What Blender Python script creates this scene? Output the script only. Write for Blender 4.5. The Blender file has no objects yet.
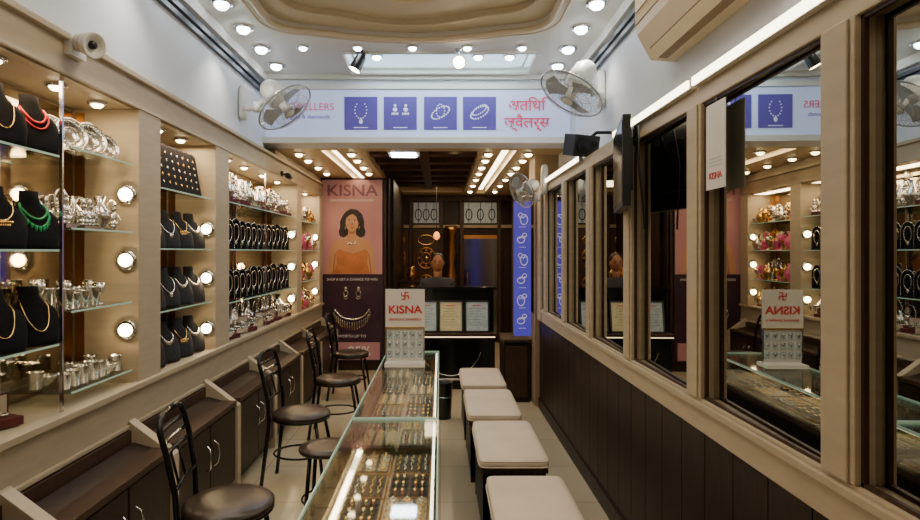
import bpy, math, random
from mathutils import Matrix, Vector
random.seed(7)
scene=bpy.context.scene
COL=scene.collection
# ---------------- materials ----------------
MATS={}
def mat(name,color,rough=0.5,metal=0.0,emit=None,es=0.0,noise=0.0,nscale=8.0,bump=0.0,coat=0.0,stretch=(1,1,1),spec=0.5):
    if name in MATS: return MATS[name]
    m=bpy.data.materials.new(name); m.use_nodes=True
    nt=m.node_tree; b=nt.nodes['Principled BSDF']
    b.inputs['Base Color'].default_value=(*color,1)
    b.inputs['Roughness'].default_value=rough
    b.inputs['Metallic'].default_value=metal
    b.inputs['Coat Weight'].default_value=coat
    b.inputs['Specular IOR Level'].default_value=spec
    if emit is not None:
        b.inputs['Emission Color'].default_value=(*emit,1); b.inputs['Emission Strength'].default_value=es
    if noise>0 or bump>0:
        tc=nt.nodes.new('ShaderNodeTexCoord'); mp=nt.nodes.new('ShaderNodeMapping'); mp.inputs['Scale'].default_value=stretch
        nz=nt.nodes.new('ShaderNodeTexNoise'); nz.inputs['Scale'].default_value=nscale; nz.inputs['Detail'].default_value=5
        nt.links.new(tc.outputs['Object'],mp.inputs['Vector']); nt.links.new(mp.outputs['Vector'],nz.inputs['Vector'])
        if noise>0:
            rp=nt.nodes.new('ShaderNodeValToRGB')
            rp.color_ramp.elements[0].position=0.3; rp.color_ramp.elements[1].position=0.7
            rp.color_ramp.elements[0].color=(*[c*(1-noise) for c in color],1)
            rp.color_ramp.elements[1].color=(*[min(1,c*(1+noise)) for c in color],1)
            nt.links.new(nz.outputs['Fac'],rp.inputs['Fac']); nt.links.new(rp.outputs['Color'],b.inputs['Base Color'])
        if bump>0:
            bp=nt.nodes.new('ShaderNodeBump'); bp.inputs['Strength'].default_value=bump; bp.inputs['Distance'].default_value=0.01
            nt.links.new(nz.outputs['Fac'],bp.inputs['Height']); nt.links.new(bp.outputs['Normal'],b.inputs['Normal'])
    MATS[name]=m; return m
def glassmat(name,tint=(0.94,0.97,0.95),refl=0.10):
    m=bpy.data.materials.new(name); m.use_nodes=True; nt=m.node_tree
    for n in list(nt.nodes): nt.nodes.remove(n)
    o=nt.nodes.new('ShaderNodeOutputMaterial'); mx=nt.nodes.new('ShaderNodeMixShader')
    t=nt.nodes.new('ShaderNodeBsdfTransparent'); t.inputs['Color'].default_value=(*tint,1)
    g=nt.nodes.new('ShaderNodeBsdfGlossy'); g.inputs['Roughness'].default_value=0.03
    lw=nt.nodes.new('ShaderNodeLayerWeight'); lw.inputs['Blend'].default_value=0.25
    ma=nt.nodes.new('ShaderNodeMath'); ma.operation='MULTIPLY_ADD'; ma.inputs[1].default_value=0.5; ma.inputs[2].default_value=refl*0.4
    nt.links.new(lw.outputs['Fresnel'],ma.inputs[0]); nt.links.new(ma.outputs[0],mx.inputs['Fac'])
    nt.links.new(t.outputs[0],mx.inputs[1]); nt.links.new(g.outputs[0],mx.inputs[2]); nt.links.new(mx.outputs[0],o.inputs['Surface'])
    return m
def tilemat():
    m=bpy.data.materials.new('floor_tiles'); m.use_nodes=True; nt=m.node_tree; b=nt.nodes['Principled BSDF']
    tc=nt.nodes.new('ShaderNodeTexCoord'); br=nt.nodes.new('ShaderNodeTexBrick')
    br.offset=0.0; br.inputs['Scale'].default_value=1.0; br.inputs['Brick Width'].default_value=0.6; br.inputs['Row Height'].default_value=0.6
    br.inputs['Mortar Size'].default_value=0.003
    br.inputs['Color1'].default_value=(0.52,0.44,0.30,1); br.inputs['Color2'].default_value=(0.48,0.41,0.28,1); br.inputs['Mortar'].default_value=(0.28,0.22,0.14,1)
    nt.links.new(tc.outputs['Object'],br.inputs['Vector']); nt.links.new(br.outputs['Color'],b.inputs['Base Color'])
    b.inputs['Roughness'].default_value=0.18
    return m
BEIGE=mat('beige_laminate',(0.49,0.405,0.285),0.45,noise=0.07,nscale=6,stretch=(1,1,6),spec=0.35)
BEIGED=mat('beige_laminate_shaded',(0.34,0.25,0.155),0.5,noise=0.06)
WHITE=mat('white_paint',(0.70,0.73,0.78),0.6,noise=0.03,nscale=3)
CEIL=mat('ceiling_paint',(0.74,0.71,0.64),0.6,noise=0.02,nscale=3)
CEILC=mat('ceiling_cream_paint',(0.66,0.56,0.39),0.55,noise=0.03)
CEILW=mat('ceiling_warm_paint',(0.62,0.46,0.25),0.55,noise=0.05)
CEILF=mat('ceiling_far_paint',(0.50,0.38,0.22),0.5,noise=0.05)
DARKW=mat('dark_walnut_wood',(0.022,0.011,0.007),0.42,noise=0.5,nscale=14,stretch=(6,6,0.6),spec=0.28)
MIDW=mat('brown_wood',(0.052,0.027,0.017),0.40,noise=0.4,nscale=12,stretch=(6,6,0.6),spec=0.3)
MOULD=mat('grey_moulding',(0.07,0.08,0.10),0.4,noise=0.1)
MIRROR=mat('mirror_silver',(0.56,0.57,0.53),0.012,1.0)
MIRRORD=mat('smoked_mirror',(0.25,0.27,0.30),0.12,1.0)
MIRRORW=mat('mirror_warm',(0.45,0.38,0.28),0.05,1.0)
CHROME=mat('chrome',(0.75,0.75,0.76),0.15,1.0)
SILVER=mat('silver',(0.78,0.75,0.70),0.22,1.0)
GOLD=mat('gold',(0.85,0.55,0.18),0.25,1.0)
BRASS=mat('brass_dark',(0.50,0.24,0.08),0.3,1.0)
BLACKM=mat('black_metal',(0.015,0.015,0.016),0.25,0.6)
BLACKP=mat('black_plastic',(0.010,0.010,0.011),0.35)
BLACKG=mat('black_gloss',(0.006,0.005,0.005),0.10,spec=0.4)
VELVET=mat('black_velvet',(0.008,0.007,0.008),0.9,noise=0.2,nscale=40,spec=0.15)
VELVETG=mat('grey_velvet',(0.030,0.027,0.030),0.85,noise=0.2,nscale=40,spec=0.2)
SEATB=mat('brown_leatherette',(0.030,0.018,0.013),0.3,bump=0.1,nscale=60,noise=0.1)
CUSH=mat('cream_cushion',(0.54,0.44,0.33),0.7,noise=0.07,nscale=5,bump=0.3)
PLWH=mat('white_plastic',(0.72,0.70,0.64),0.35,noise=0.02)
ACW=mat('ivory_plastic',(0.66,0.56,0.37),0.35,noise=0.03)
ACD=mat('ac_louvre_brown',(0.26,0.17,0.08),0.5,noise=0.1)
BLADE=mat('fan_blade_grey',(0.40,0.42,0.43),0.3,noise=0.03)
FWIRE=mat('fan_wire',(0.45,0.45,0.46),0.3,0.8)
RED=mat('red_beads',(0.65,0.02,0.015),0.3,noise=0.1)
GREEN=mat('green_beads',(0.01,0.32,0.10),0.3,noise=0.1)
PINKI=mat('pink_box',(0.75,0.12,0.28),0.4,noise=0.1)
MAROON=mat('maroon_velvet_box',(0.10,0.012,0.015),0.7,noise=0.1)
GLASS=glassmat('clear_glass')
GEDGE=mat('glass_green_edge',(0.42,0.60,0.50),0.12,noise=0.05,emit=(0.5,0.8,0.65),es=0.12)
DL=mat('downlight_emitter',(1,1,1),0.5,emit=(0.80,0.92,1.0),es=24)
DLW=mat('downlight_warm_emitter',(1,1,1),0.5,emit=(1.0,0.76,0.42),es=16)
BULB=mat('spot_bulb_emitter',(1,1,1),0.5,emit=(1.0,0.72,0.38),es=40)
STRIP=mat('strip_light_emitter',(1,1,1),0.5,emit=(1.0,0.85,0.58),es=8)
PANEL=mat('cool_panel_emitter',(1,1,1),0.5,emit=(0.50,0.78,1.0),es=1.3)
COVE=mat('warm_cove_emitter',(1,1,1),0.5,emit=(1.0,0.76,0.40),es=2.5)
SIGN=mat('sign_lavender',(0.56,0.60,0.80),0.4,emit=(0.50,0.62,0.98),es=0.38)
SIGNB=mat('sign_purple',(0.07,0.05,0.24),0.4,emit=(0.09,0.06,0.38),es=0.35)
SIGNW=mat('sign_jewel_white',(0.7,0.7,0.85),0.4,emit=(0.7,0.7,1.0),es=0.25)
SIGNR=mat('sign_red_text',(0.60,0.06,0.12),0.4,emit=(0.8,0.08,0.16),es=0.25)
PAPER=mat('white_paper',(0.72,0.68,0.62),0.5,noise=0.04)
PAPERY=mat('certificate_paper',(0.58,0.52,0.28),0.4,noise=0.15,nscale=30,emit=(0.6,0.55,0.3),es=0.08)
PAPERB=mat('certificate_paper_cool',(0.36,0.42,0.42),0.4,noise=0.2,nscale=30,emit=(0.5,0.58,0.58),es=0.08)
REDTX=mat('red_ink',(0.60,0.03,0.04),0.5)
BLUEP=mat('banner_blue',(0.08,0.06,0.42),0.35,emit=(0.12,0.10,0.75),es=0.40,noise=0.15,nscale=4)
# ---------------- mesh builder ----------------
class B:
    def __init__(s): s.v=[];s.f=[];s.m=[];s.sm=[];s.mats=[];s.M=Matrix.Identity(4)
    def mi(s,m):
        if m not in s.mats: s.mats.append(m)
        return s.mats.index(m)
    def add(s,vs,fs,m,smooth=False):
        o=len(s.v); s.v+= [tuple(s.M@Vector(p)) for p in vs]
        k=s.mi(m)
        for f in fs: s.f.append(tuple(i+o for i in f)); s.m.append(k); s.sm.append(smooth)
    def box(s,x0,x1,y0,y1,z0,z1,m):
        vs=[(x0,y0,z0),(x1,y0,z0),(x1,y1,z0),(x0,y1,z0),(x0,y0,z1),(x1,y0,z1),(x1,y1,z1),(x0,y1,z1)]
        s.add(vs,[(0,3,2,1),(4,5,6,7),(0,1,5,4),(1,2,6,5),(2,3,7,6),(3,0,4,7)],m)
    def lathe(s,prof,c,m,seg=20,axis='z',smooth=True,cap=True):
        vs=[];fs=[];n=len(prof)
        for r,z in prof:
            for k in range(seg):
                a=2*math.pi*k/seg; p=(r*math.cos(a),r*math.sin(a),z)
                if axis=='x': p=(p[2],p[0],p[1])
                if axis=='y': p=(p[1],p[2],p[0])
                vs.append((p[0]+c[0],p[1]+c[1],p[2]+c[2]))
        for i in range(n-1):
            for k in range(seg):
                k2=(k+1)%seg
                fs.append((i*seg+k,i*seg+k2,(i+1)*seg+k2,(i+1)*seg+k))
        if cap:
            fs.append(tuple(range(seg))[::-1]); fs.append(tuple((n-1)*seg+k for k in range(seg)))
        s.add(vs,fs,m,smooth)
    def tube(s,pts,r,m,seg=8,closed=False):
        pts=[Vector(p) for p in pts]; n=len(pts); vs=[];fs=[]
        prev=None
        for i,p in enumerate(pts):
            if closed: t=pts[(i+1)%n]-pts[i-1]
            else: t=pts[min(i+1,n-1)]-pts[max(i-1,0)]
            t.normalize()
            if prev is None:
                a=t.orthogonal().normalized()
            else:
                a=(prev-t*prev.dot(t)); a=a.normalized() if a.length>1e-6 else t.orthogonal().normalized()
            prev=a; b=t.cross(a)
            for k in range(seg):
                an=2*math.pi*k/seg; vs.append(tuple(p+a*(r*math.cos(an))+b*(r*math.sin(an))))
        rng=n if closed else n-1
        for i in range(rng):
            j=(i+1)%n
            for k in range(seg):
                k2=(k+1)%seg; fs.append((i*seg+k,i*seg+k2,j*seg+k2,j*seg+k))
        if not closed:
            fs.append(tuple(range(seg))[::-1]); fs.append(tuple((n-1)*seg+k for k in range(seg)))
        s.add(vs,fs,m,True)
    def ring(s,c,r,t,m,plane='xy',seg=24,ts=6,ry=None):
        ry=ry or r; pts=[]
        for k in range(seg):
            a=2*math.pi*k/seg; u,v=r*math.cos(a),ry*math.sin(a)
            d={'xy':(u,v,0),'xz':(u,0,v),'yz':(0,u,v)}[plane]
            pts.append((c[0]+d[0],c[1]+d[1],c[2]+d[2]))
        s.tube(pts,t,m,ts,True)
    def sell(s,c,a,b,h,e1,e2,m,nu=28,nv=14):
        sg=lambda w,e: math.copysign(abs(w)**e,w)
        vs=[];fs=[]
        for i in range(nv+1):
            ph=-math.pi/2+math.pi*i/nv
            for k in range(nu):
                th=2*math.pi*k/nu
                vs.append((c[0]+a*sg(math.cos(ph),e1)*sg(math.cos(th),e2),c[1]+b*sg(math.cos(ph),e1)*sg(math.sin(th),e2),c[2]+h*sg(math.sin(ph),e1)))
        for i in range(nv):
            for k in range(nu):
                k2=(k+1)%nu; fs.append((i*nu+k,i*nu+k2,(i+1)*nu+k2,(i+1)*nu+k))
        s.add(vs,fs,m,True)
    def poly(s,pts,m): s.add(pts,[tuple(range(len(pts)))],m)
    def prism_y(s,prof,y0,y1,m):
        n=len(prof); vs=[(x,y0,z) for x,z in prof]+[(x,y1,z) for x,z in prof]
        fs=[tuple(range(n))[::-1],tuple(range(n,2*n))]+[(i,(i+1)%n,n+(i+1)%n,n+i) for i in range(n)]
        s.add(vs,fs,m)
    def obj(s,name,parent=None,bevel=0.0):
        me=bpy.data.meshes.new(name); me.from_pydata(s.v,[],s.f)
        for m in s.mats: me.materials.append(m)
        me.polygons.foreach_set('material_index',s.m); me.polygons.foreach_set('use_smooth',s.sm); me.update()
        o=bpy.data.objects.new(name,me); COL.objects.link(o)
        if parent: o.parent=parent
        if bevel>0:
            md=o.modifiers.new('bevel','BEVEL'); md.width=bevel; md.segments=2; md.limit_method='ANGLE'
        return o
def text(body,name,loc,size,m,parent=None,rot=(math.pi/2,0,0),align='CENTER',ext=0.0008,sx=1.0,off=0.0):
    cu=bpy.data.curves.new(name,'FONT'); cu.body=body; cu.size=size; cu.extrude=ext; cu.align_x=align; cu.offset=off; cu.materials.append(m)
    o=bpy.data.objects.new(name,cu); COL.objects.link(o); o.location=loc; o.rotation_euler=rot; o.scale=(sx,1,1)
    if parent: o.parent=parent
    return o
# ================= ROOM SHELL =================
b=B(); b.box(-2.0,1.6,-2.0,10.2,-0.1,0,tilemat()); b.obj('floor')
b=B(); b.box(-2.0,-1.83,-2.0,10.2,0,3.4,WHITE); b.obj('wall_left')
b=B(); b.box(-1.83,-1.5,-2.0,5.1,2.365,3.4,WHITE); b.obj('wall_left_upper')
b=B()
b.box(-1.5,-1.475,-2,5.1,2.83,2.86,MOULD); b.box(-1.5,-1.46,-2,5.1,2.87,2.90,MOULD); b.box(-1.5,-1.45,-2,5.1,2.93,3.0,CEIL)
b.obj('trim_1')
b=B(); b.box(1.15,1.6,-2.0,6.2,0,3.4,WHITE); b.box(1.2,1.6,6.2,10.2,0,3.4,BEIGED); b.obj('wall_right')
b=B(); b.box(1.125,1.15,-2,5.1,2.83,2.86,MOULD); b.box(1.11,1.15,-2,5.1,2.87,2.90,MOULD); b.box(1.10,1.15,-2,5.1,2.93,3.0,CEIL); b.obj('trim_2')
b=B(); b.box(-2.0,1.6,-2.2,-2.0,0,3.4,BEIGED); b.obj('wall_front')
b=B(); b.box(-2.0,1.6,10.0,10.2,0,3.4,DARKW); b.obj('wall_back')
# ---------- ceilings ----------
def plate_with_holes(name,x0,x1,y0,y1,z,t,holes,m):
    cu=bpy.data.curves.new(name,'CURVE'); cu.dimensions='2D'; cu.fill_mode='BOTH'; cu.extrude=t/2
    def spl(pts):
        sp=cu.splines.new('POLY'); sp.points.add(len(pts)-1)
        for i,p in enumerate(pts): sp.points[i].co=(p[0],p[1],0,1)
        sp.use_cyclic_u=True
    spl([(x0,y0),(x1,y0),(x1,y1),(x0,y1)])
    for h in holes: spl(h)
    cu.materials.append(m)
    o=bpy.data.objects.new(name,cu); COL.objects.link(o); o.location=(0,0,z+t/2)
    dg=bpy.context.evaluated_depsgraph_get(); me=bpy.data.meshes.new_from_object(o.evaluated_get(dg))
    bpy.data.objects.remove(o)
    o=bpy.data.objects.new(name,me); COL.objects.link(o); o.location=(0,0,z+t/2)
    if not me.materials: me.materials.append(m)
    return o
def rrect(x0,x1,y0,y1,r,arc=0.0,n=8):
    pts=[]
    for cx,cy,a0 in ((x1-r,y0+r,-90),(x1-r,y1-r,0)):
        for k in range(n+1):
            a=math.radians(a0+90*k/n); pts.append((cx+r*math.cos(a),cy+r*math.sin(a)))
    if arc:
        for k in range(1,24):
            t=k/24; x=x1-r+(x0-x1+2*r)*t; pts.append((x,y1+arc*math.sin(math.pi*t)))
    for cx,cy,a0 in ((x0+r,y1-r,90),(x0+r,y0+r,180)):
        for k in range(n+1):
            a=math.radians(a0+90*k/n); pts.append((cx+r*math.cos(a),cy+r*math.sin(a)))
    return pts
h1=rrect(-1.12,0.72,-1.4,4.08,0.25,0.16); h2=rrect(-0.74,0.74,4.50,5.02,0.03)
h1b=rrect(-1.00,0.60,-1.3,3.92,0.28,0.18); h1c=rrect(-0.82,0.42,-1.1,3.62,0.3,0.20)
plate_with_holes('ceiling',-1.5,1.15,-2,5.1,3.0,0.05,[h1,h2],CEIL)
plate_with_holes('ceiling_step',-1.5,1.15,-2,4.45,3.05,0.04,[h1b],CEILC)
plate_with_holes('ceiling_step.001',-1.5,1.15,-2,4.45,3.09,0.06,[h1c],CEILC)
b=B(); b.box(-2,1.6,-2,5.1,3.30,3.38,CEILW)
b.obj('ceiling_top')
b=B(); b.box(-0.76,0.76,4.47,5.05,3.052,3.07,PANEL); b.obj('recessed_panel_light')
b=B()
for h,z,r in ((h1,3.0,0.020),(rrect(-1.18,0.78,-1.46,4.14,0.27,0.16),3.0,0.008),(h1b,3.05,0.010),(h1c,3.09,0.014)):
    b.tube([(x,y,z) for x,y in h],r,CEILC,6,True)
b.tube([(x,y,3.0) for x,y in h2],0.018,CEIL,6,True)
b.tube([(x,y,3.03) for x,y in rrect(-0.68,0.68,4.56,4.97,0.03)],0.010,CEIL,6,True)
b.obj('trim_3')
b=B(); b.tube([(x,y,3.165) for x,y in rrect(-0.92,0.52,-1.2,3.72,0.32,0.20)],0.014,COVE,6,True); b.obj('tray_cove_light')
b=B(); b.box(-1.83,1.15,5.1,5.45,2.44,3.34,WHITE)
b.box(-1.5,1.15,5.07,5.1,2.88,2.92,CEIL); b.box(-1.5,1.15,5.055,5.1,2.96,3.0,CEIL); b.box(-1.5,1.15,5.05,5.12,2.42,2.47,CEIL)
b.obj('trim_4')
# sign
sg=bpy.data.objects.new('shop_sign_board',None); COL.objects.link(sg)
b=B(); b.box(-1.48,1.10,5.085,5.10,2.475,2.875,SIGN); b.obj('panel',sg)
b=B()
for x0 in (-0.81,-0.476,-0.136,0.195):
    b.box(x0,x0+0.28,5.080,5.085,2.535,2.815,SIGNB)
b.obj('jewellery_pictures',sg)
b=B()
for k,x0 in enumerate((-0.81,-0.476,-0.136,0.195)):
    cx=x0+0.14; cz=2.69
    def bead(x,z,r,rz=None): b.sell((x,5.078,z),r,0.002,rz or r,1,1,SIGNW,8,6)
    if k==0:
        for j in range(13):
            t=-2.4+4.8*j/12; bead(cx+0.05*math.sin(t),cz+0.01-0.07*math.cos(t),0.006)
        bead(cx,cz-0.085,0.016,0.022)
    elif k==1:
        for dx in (-0.045,0.045):
            bead(cx+dx,cz+0.05,0.012); bead(cx+dx,cz+0.015,0.02,0.018)
            for j in range(5): bead(cx+dx-0.024+0.012*j,cz-0.02,0.005,0.012)
    else:
        for j in range(22):
            t=2*math.pi*j/22; bead(cx+0.075*math.cos(t),cz-0.01+0.045*math.sin(t)+0.03*math.cos(t),0.007)
            if k==3: bead(cx+0.06*math.cos(t),cz+0.012+0.032*math.sin(t)+0.03*math.cos(t),0.006)
        if k==2:
            for j in range(14):
                t=2*math.pi*j/14; bead(cx+0.035*math.cos(t),cz+0.005+0.055*math.sin(t),0.006)
    b.box(x0+0.08,x0+0.2,5.0785,5.080,2.55,2.557,SIGNW)
b.obj('jewellery_prints',sg)
text('अतिथि','hindi_text',(0.735,5.078,2.70),0.125,SIGNR,sg,off=0.002)
text('ज्वैलर्स','hindi_text_lower',(0.735,5.078,2.555),0.125,SIGNR,sg,off=0.002)
text('JEWELLERS','side_text',(-1.10,5.078,2.70),0.085,SIGNR,sg)
text('gold & diamonds','side_text_lower',(-1.10,5.078,2.63),0.05,SIGNB,sg)
# far ceiling
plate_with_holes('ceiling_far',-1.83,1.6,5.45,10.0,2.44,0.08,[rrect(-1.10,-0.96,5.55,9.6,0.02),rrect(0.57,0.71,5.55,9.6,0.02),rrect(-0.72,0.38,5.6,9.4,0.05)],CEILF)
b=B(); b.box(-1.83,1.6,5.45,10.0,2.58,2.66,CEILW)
for k in range(6): b.box(-0.8,0.45,6.15+k*0.55,6.33+k*0.55,2.50,2.58,MIDW)
b.box(-0.22,-0.12,5.6,9.4,2.49,2.58,MIDW)
b.obj('ceiling_far_top')
b=B()
for x0 in (-1.06,0.61): b.box(x0,x0+0.06,5.6,9.5,2.49,2.50,STRIP)
b.obj('cove_strip_lights')
b=B(); b.box(-0.5,-0.2,5.65,5.95,2.44,2.47,PLWH); b.box(-0.47,-0.23,5.68,5.92,2.432,2.44,DL); b.obj('ceiling_panel_light')
# downlights
def dlight(x,y,z,m=DL,r=0.035):
    b.lathe([(r*1.55,0),(r*1.5,-0.012),(r*1.05,-0.014)],(x,y,z),CHROME,20)
    b.lathe([(r*0.15,-r*1.05),(r*0.6,-r*0.95),(r*0.95,-r*0.6),(r,-0.012)],(x,y,z),m,16)
b=B()
for k in range(9):
    y=1.6+0.4*k
    dlight(-1.31,y,3.0,DL,0.044); dlight(0.94,y,3.0,DL,0.044)
for x in (-1.0,-0.6,-0.2,0.2,0.6): dlight(x,4.38,3.0,DL,0.030)
for x in (-0.5,0.30,0.55): dlight(x,4.74,3.052,DL,0.036)
b.obj('ceiling_downlights')
b=B()
for y in (5.7,6.1,6.6,7.1,7.7,8.4,9.2):
    for x in (-1.34,-0.84,0.46,0.84): dlight(x,y,2.44,DLW,0.036)
for y in (5.72,6.05,6.75,7.3,7.85,8.4):
    for x in (-0.45,0.15): dlight(x,y,2.56,DLW,0.030)
b.obj('ceiling_downlights.001')
def spotlamp(x,y,z,tgt,m,body):
    b=B(); b.lathe([(0.03,0),(0.03,-0.02)],(x,y,z),body,14); b.tube([(x,y,z),(x,y,z-0.06)],0.006,body)
    d=(Vector(tgt)-Vector((x,y,z))).normalized(); b.M=Matrix.Translation((x,y,z-0.09))@d.to_track_quat('Z','Y').to_matrix().to_4x4()
    b.lathe([(0.02,-0.07),(0.038,-0.04),(0.045,0.06),(0.05,0.07)],(0,0,0),body,18); b.lathe([(0.005,0.075),(0.043,0.072)],(0,0,0),m,18)
    b.obj('ceiling_spotlight')
spotlamp(0.14,4.44,3.0,(0.05,1.0,1.6),BULB,CHROME)
spotlamp(-0.60,4.44,3.0,(-1.4,4.3,1.5),BULB,BLACKP)
# ================= LEFT DISPLAY WALL =================
b=B()
b.box(-1.82,-1.48,0.3,7.55,2.20,2.36,BEIGE); b.box(-1.5,-1.455,0.3,7.55,2.335,2.362,BEIGE)
b.box(-1.5,-1.47,0.3,7.55,2.20,2.215,BEIGE)
b.box(-1.82,-1.48,0.3,7.55,0.66,0.86,BEIGE); b.box(-1.5,-1.455,0.3,7.55,0.835,0.865,BEIGE); b.box(-1.49,-1.468,0.3,7.55,0.66,0.68,BEIGE)
for y0,y1 in ((0.3,0.5),(2.94,3.17),(3.95,4.2),(6.2,6.4),(7.35,7.55)):
    b.box(-1.82,-1.475,y0,y1,0.86,2.20,BEIGE)
b.box(-1.82,-1.80,0.5,7.4,0.86,2.2,BEIGED)
b.box(-1.82,-1.5,-2.0,0.3,0,2.36,BEIGE)
b.box(-1.82,-1.5,5.46,7.55,2.36,2.435,BEIGE)
b.obj('display_shelving',bevel=0.004)
bays=[(0.5,2.94),(3.17,3.95),(4.2,6.2),(6.4,7.35)]
b=B()
for y0,y1 in bays: b.box(-1.80,-1.79,y0+0.02,y1-0.02,0.88,2.18,MIRRORW)
for y0,y1 in bays:
    for yy in (y0+0.004,y1-0.008): b.box(-1.785,-1.74,yy,yy+0.004,0.88,2.18,BRASS)
b.obj('display_back_mirrors')
b=B()
shelfA=[1.88,1.51,1.14]; shelfB=[1.93,1.60,1.26,0.93]; shelf2=[1.85,1.52,1.18]; shelf3=[1.86,1.52,1.14]; shelf4=[1.84,1.52,1.18]
def shelf(y0,y1,z,x0=-1.785,x1=-1.50):
    b.box(x0,x1,y0,y1,z-0.008,z,GLASS); b.box(x1,x1+0.003,y0,y1,z-0.008,z,GEDGE)
for z in shelfA: shelf(0.52,2.36,z)
for z in shelfB: shelf(2.44,2.92,z)
for z in shelf2: shelf(3.18,3.94,z)
for z in shelf3: shelf(4.21,6.19,z)
for z in shelf4: shelf(6.41,7.34,z)
for y in (1.45,2.40,5.2):
    b.box(-1.785,-1.765,y-0.01,y+0.01,0.86,2.2,CHROME); b.box(-1.52,-1.508,y-0.005,y+0.005,0.86,2.2,CHROME)
b.obj('glass_shelves')
b=B()
for y in (0.9,1.35,1.8,2.15,2.5,2.8,3.4,3.7,4.5,4.9,5.4,5.9,6.7,7.1): dlight(-1.60,y,2.20,DLW,0.028)
b.obj('display_downlights')
b=B()
def bulb(x,y,z,r=0.032):
    b.lathe([(r*1.5,0),(r*1.5,-0.01),(r*1.2,-0.014)],(x,y,z),CHROME,16,'y'); b.sell((x,y-0.02,z),r,r*0.7,r,1,1,BULB,14,8)
for z in (1.78,1.46,1.12): bulb(-1.53,2.935,z)
for z in (1.65,1.33,1.0): bulb(-1.53,3.945,z)
for z in (1.68,1.35,1.02): bulb(-1.53,6.195,z)
for z in (1.68,1.35,1.02): bulb(-1.53,7.345,z)
b.obj('display_spot_bulbs')
# busts
RINGS=[(0.0,0.085,0.045,0.0),(0.02,0.088,0.045,0.0),(0.07,0.098,0.040,-0.012),(0.12,0.098,0.034,-0.028),(0.145,0.080,0.032,-0.034),(0.165,0.048,0.030,-0.04),(0.19,0.036,0.027,-0.045),(0.225,0.034,0.024,-0.05)]
def interp(z):
    for i in range(len(RINGS)-1):
        a,c=RINGS[i],RINGS[i+1]
        if a[0]<=z<=c[0]:
            t=(z-a[0])/(c[0]-a[0]); return [a[k]+(c[k]-a[k])*t for k in range(4)]
    return list(RINGS[-1])
def bust(b,x,y,z,s,specs,body=VELVET,rotz=0.0,earr=None):
    b.M=Matrix.Translation((x,y,z))@Matrix.Rotation(rotz,4,'Z')@Matrix.Scale(s,4)
    vs=[];fs=[];seg=18
    for (zz,ww,dd,xo) in RINGS:
        for k in range(seg):
            a=2*math.pi*k/seg; vs.append((xo+dd*math.cos(a),ww*math.sin(a),zz))
    n=len(RINGS)
    for i in range(n-1):
        for k in range(seg):
            k2=(k+1)%seg; fs.append((i*seg+k,i*seg+k2,(i+1)*seg+k2,(i+1)*seg+k))
    fs.append(tuple((n-1)*seg+k for k in range(seg))); fs.append(tuple(range(seg))[::-1])
    b.add(vs,fs,body,True)
    for (neck,drop,w,thick,kind) in specs:
        pts=[]
        for k in range(13):
            th=-math.pi/2+math.pi*k/12; yy=w*math.sin(th); zz=0.175-drop*math.cos(th)
            _,ww,dd,xo=interp(max(0.0,zz)); q=min(0.98,abs(yy)/ww)
            pts.append((xo+dd*math.sqrt(1-q*q)+0.004,yy if abs(yy)<ww else math.copysign(ww,yy),zz))
        b.tube(pts,thick,neck,6)
        p=pts[6]
        if kind=='pend': b.sell((p[0]+0.002,0,p[2]-0.014),0.006,0.014,0.016,1,1,neck,10,6)
        if kind=='set':
            for k in range(2,11):
                p=pts[k]; b.sell((p[0]+0.003,p[1],p[2]-0.008),0.004,0.006,0.012,1,1,neck,8,5)
        if kind=='mesh':
            for r in range(5):
                for k in range(-4+r,5-r):
                    b.sell((p[0]+0.002-0.001*r,k*0.0075,p[2]-0.006-0.011*r),0.004,0.0045,0.006,1,1,neck,6,4)
    b.M=Matrix.Identity(4)
b=B()
SP={'a':[(RED,0.06,0.045,0.005,''),(RED,0.085,0.055,0.004,'')],'b':[(GOLD,0.05,0.045,0.003,'set')],'c':[(GOLD,0.075,0.05,0.003,'mesh')],'d':[(GREEN,0.06,0.05,0.005,''),(GREEN,0.09,0.055,0.003,'set')],'e':[(GOLD,0.12,0.05,0.0022,'')],'f':[(GOLD,0.13,0.055,0.0022,'pend'),(SILVER,0.06,0.04,0.003,'')],'g':[(RED,0.10,0.05,0.004,'pend')]}
rows=[(1.88,'bebgea'),(1.51,'becbcd'),(1.14,'ebeeee')]
for z,kinds in rows:
    for y,kd in zip((0.90,1.15,1.64,1.84,2.12,2.31),kinds):
        bust(b,-1.555,y,z+0.001,1.0,SP[kd],rotz=-0.45)
b.obj('necklace_busts')
b=B()
for z in shelf2[1:]+[0.865]:
    for x,ys_ in ((-1.575,(3.28,3.47,3.66,3.84)),(-1.70,(3.38,3.57,3.76))):
        for y in ys_:
            bust(b,x,y,z+0.001,1.0,[random.choice([(SILVER,0.06,0.045,0.004,'set'),(SILVER,0.09,0.055,0.0035,'pend'),(GOLD,0.12,0.06,0.003,'pend'),(GOLD,0.07,0.045,0.003,'mesh')])],VELVETG,-0.35)
b.obj('necklace_busts.001')
b=B()
for k in range(9):
    y=3.24+k*0.078
    b.M=Matrix.Translation((-1.56,y,1.851))@Matrix.Rotation(-0.35,4,'Z')@Matrix.Rotation(math.radians(-12),4,'Y')
    b.box(-0.006,0.006,-0.03,0.03,0.0,0.27,VELVETG); b.sell((0,0,0.27),0.006,0.03,0.018,1,1,VELVETG,12,6)
    for j in range(5):
        b.sell((0.009,0,0.05+j*0.045),0.003,0.006,0.010,1,1,random.choice((SILVER,SILVER,GOLD)),6,4)
    b.M=Matrix.Identity(4); b.box(-1.60,-1.53,y-0.03,y+0.03,1.851,1.858,VELVET)
b.obj('earring_stands')
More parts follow.
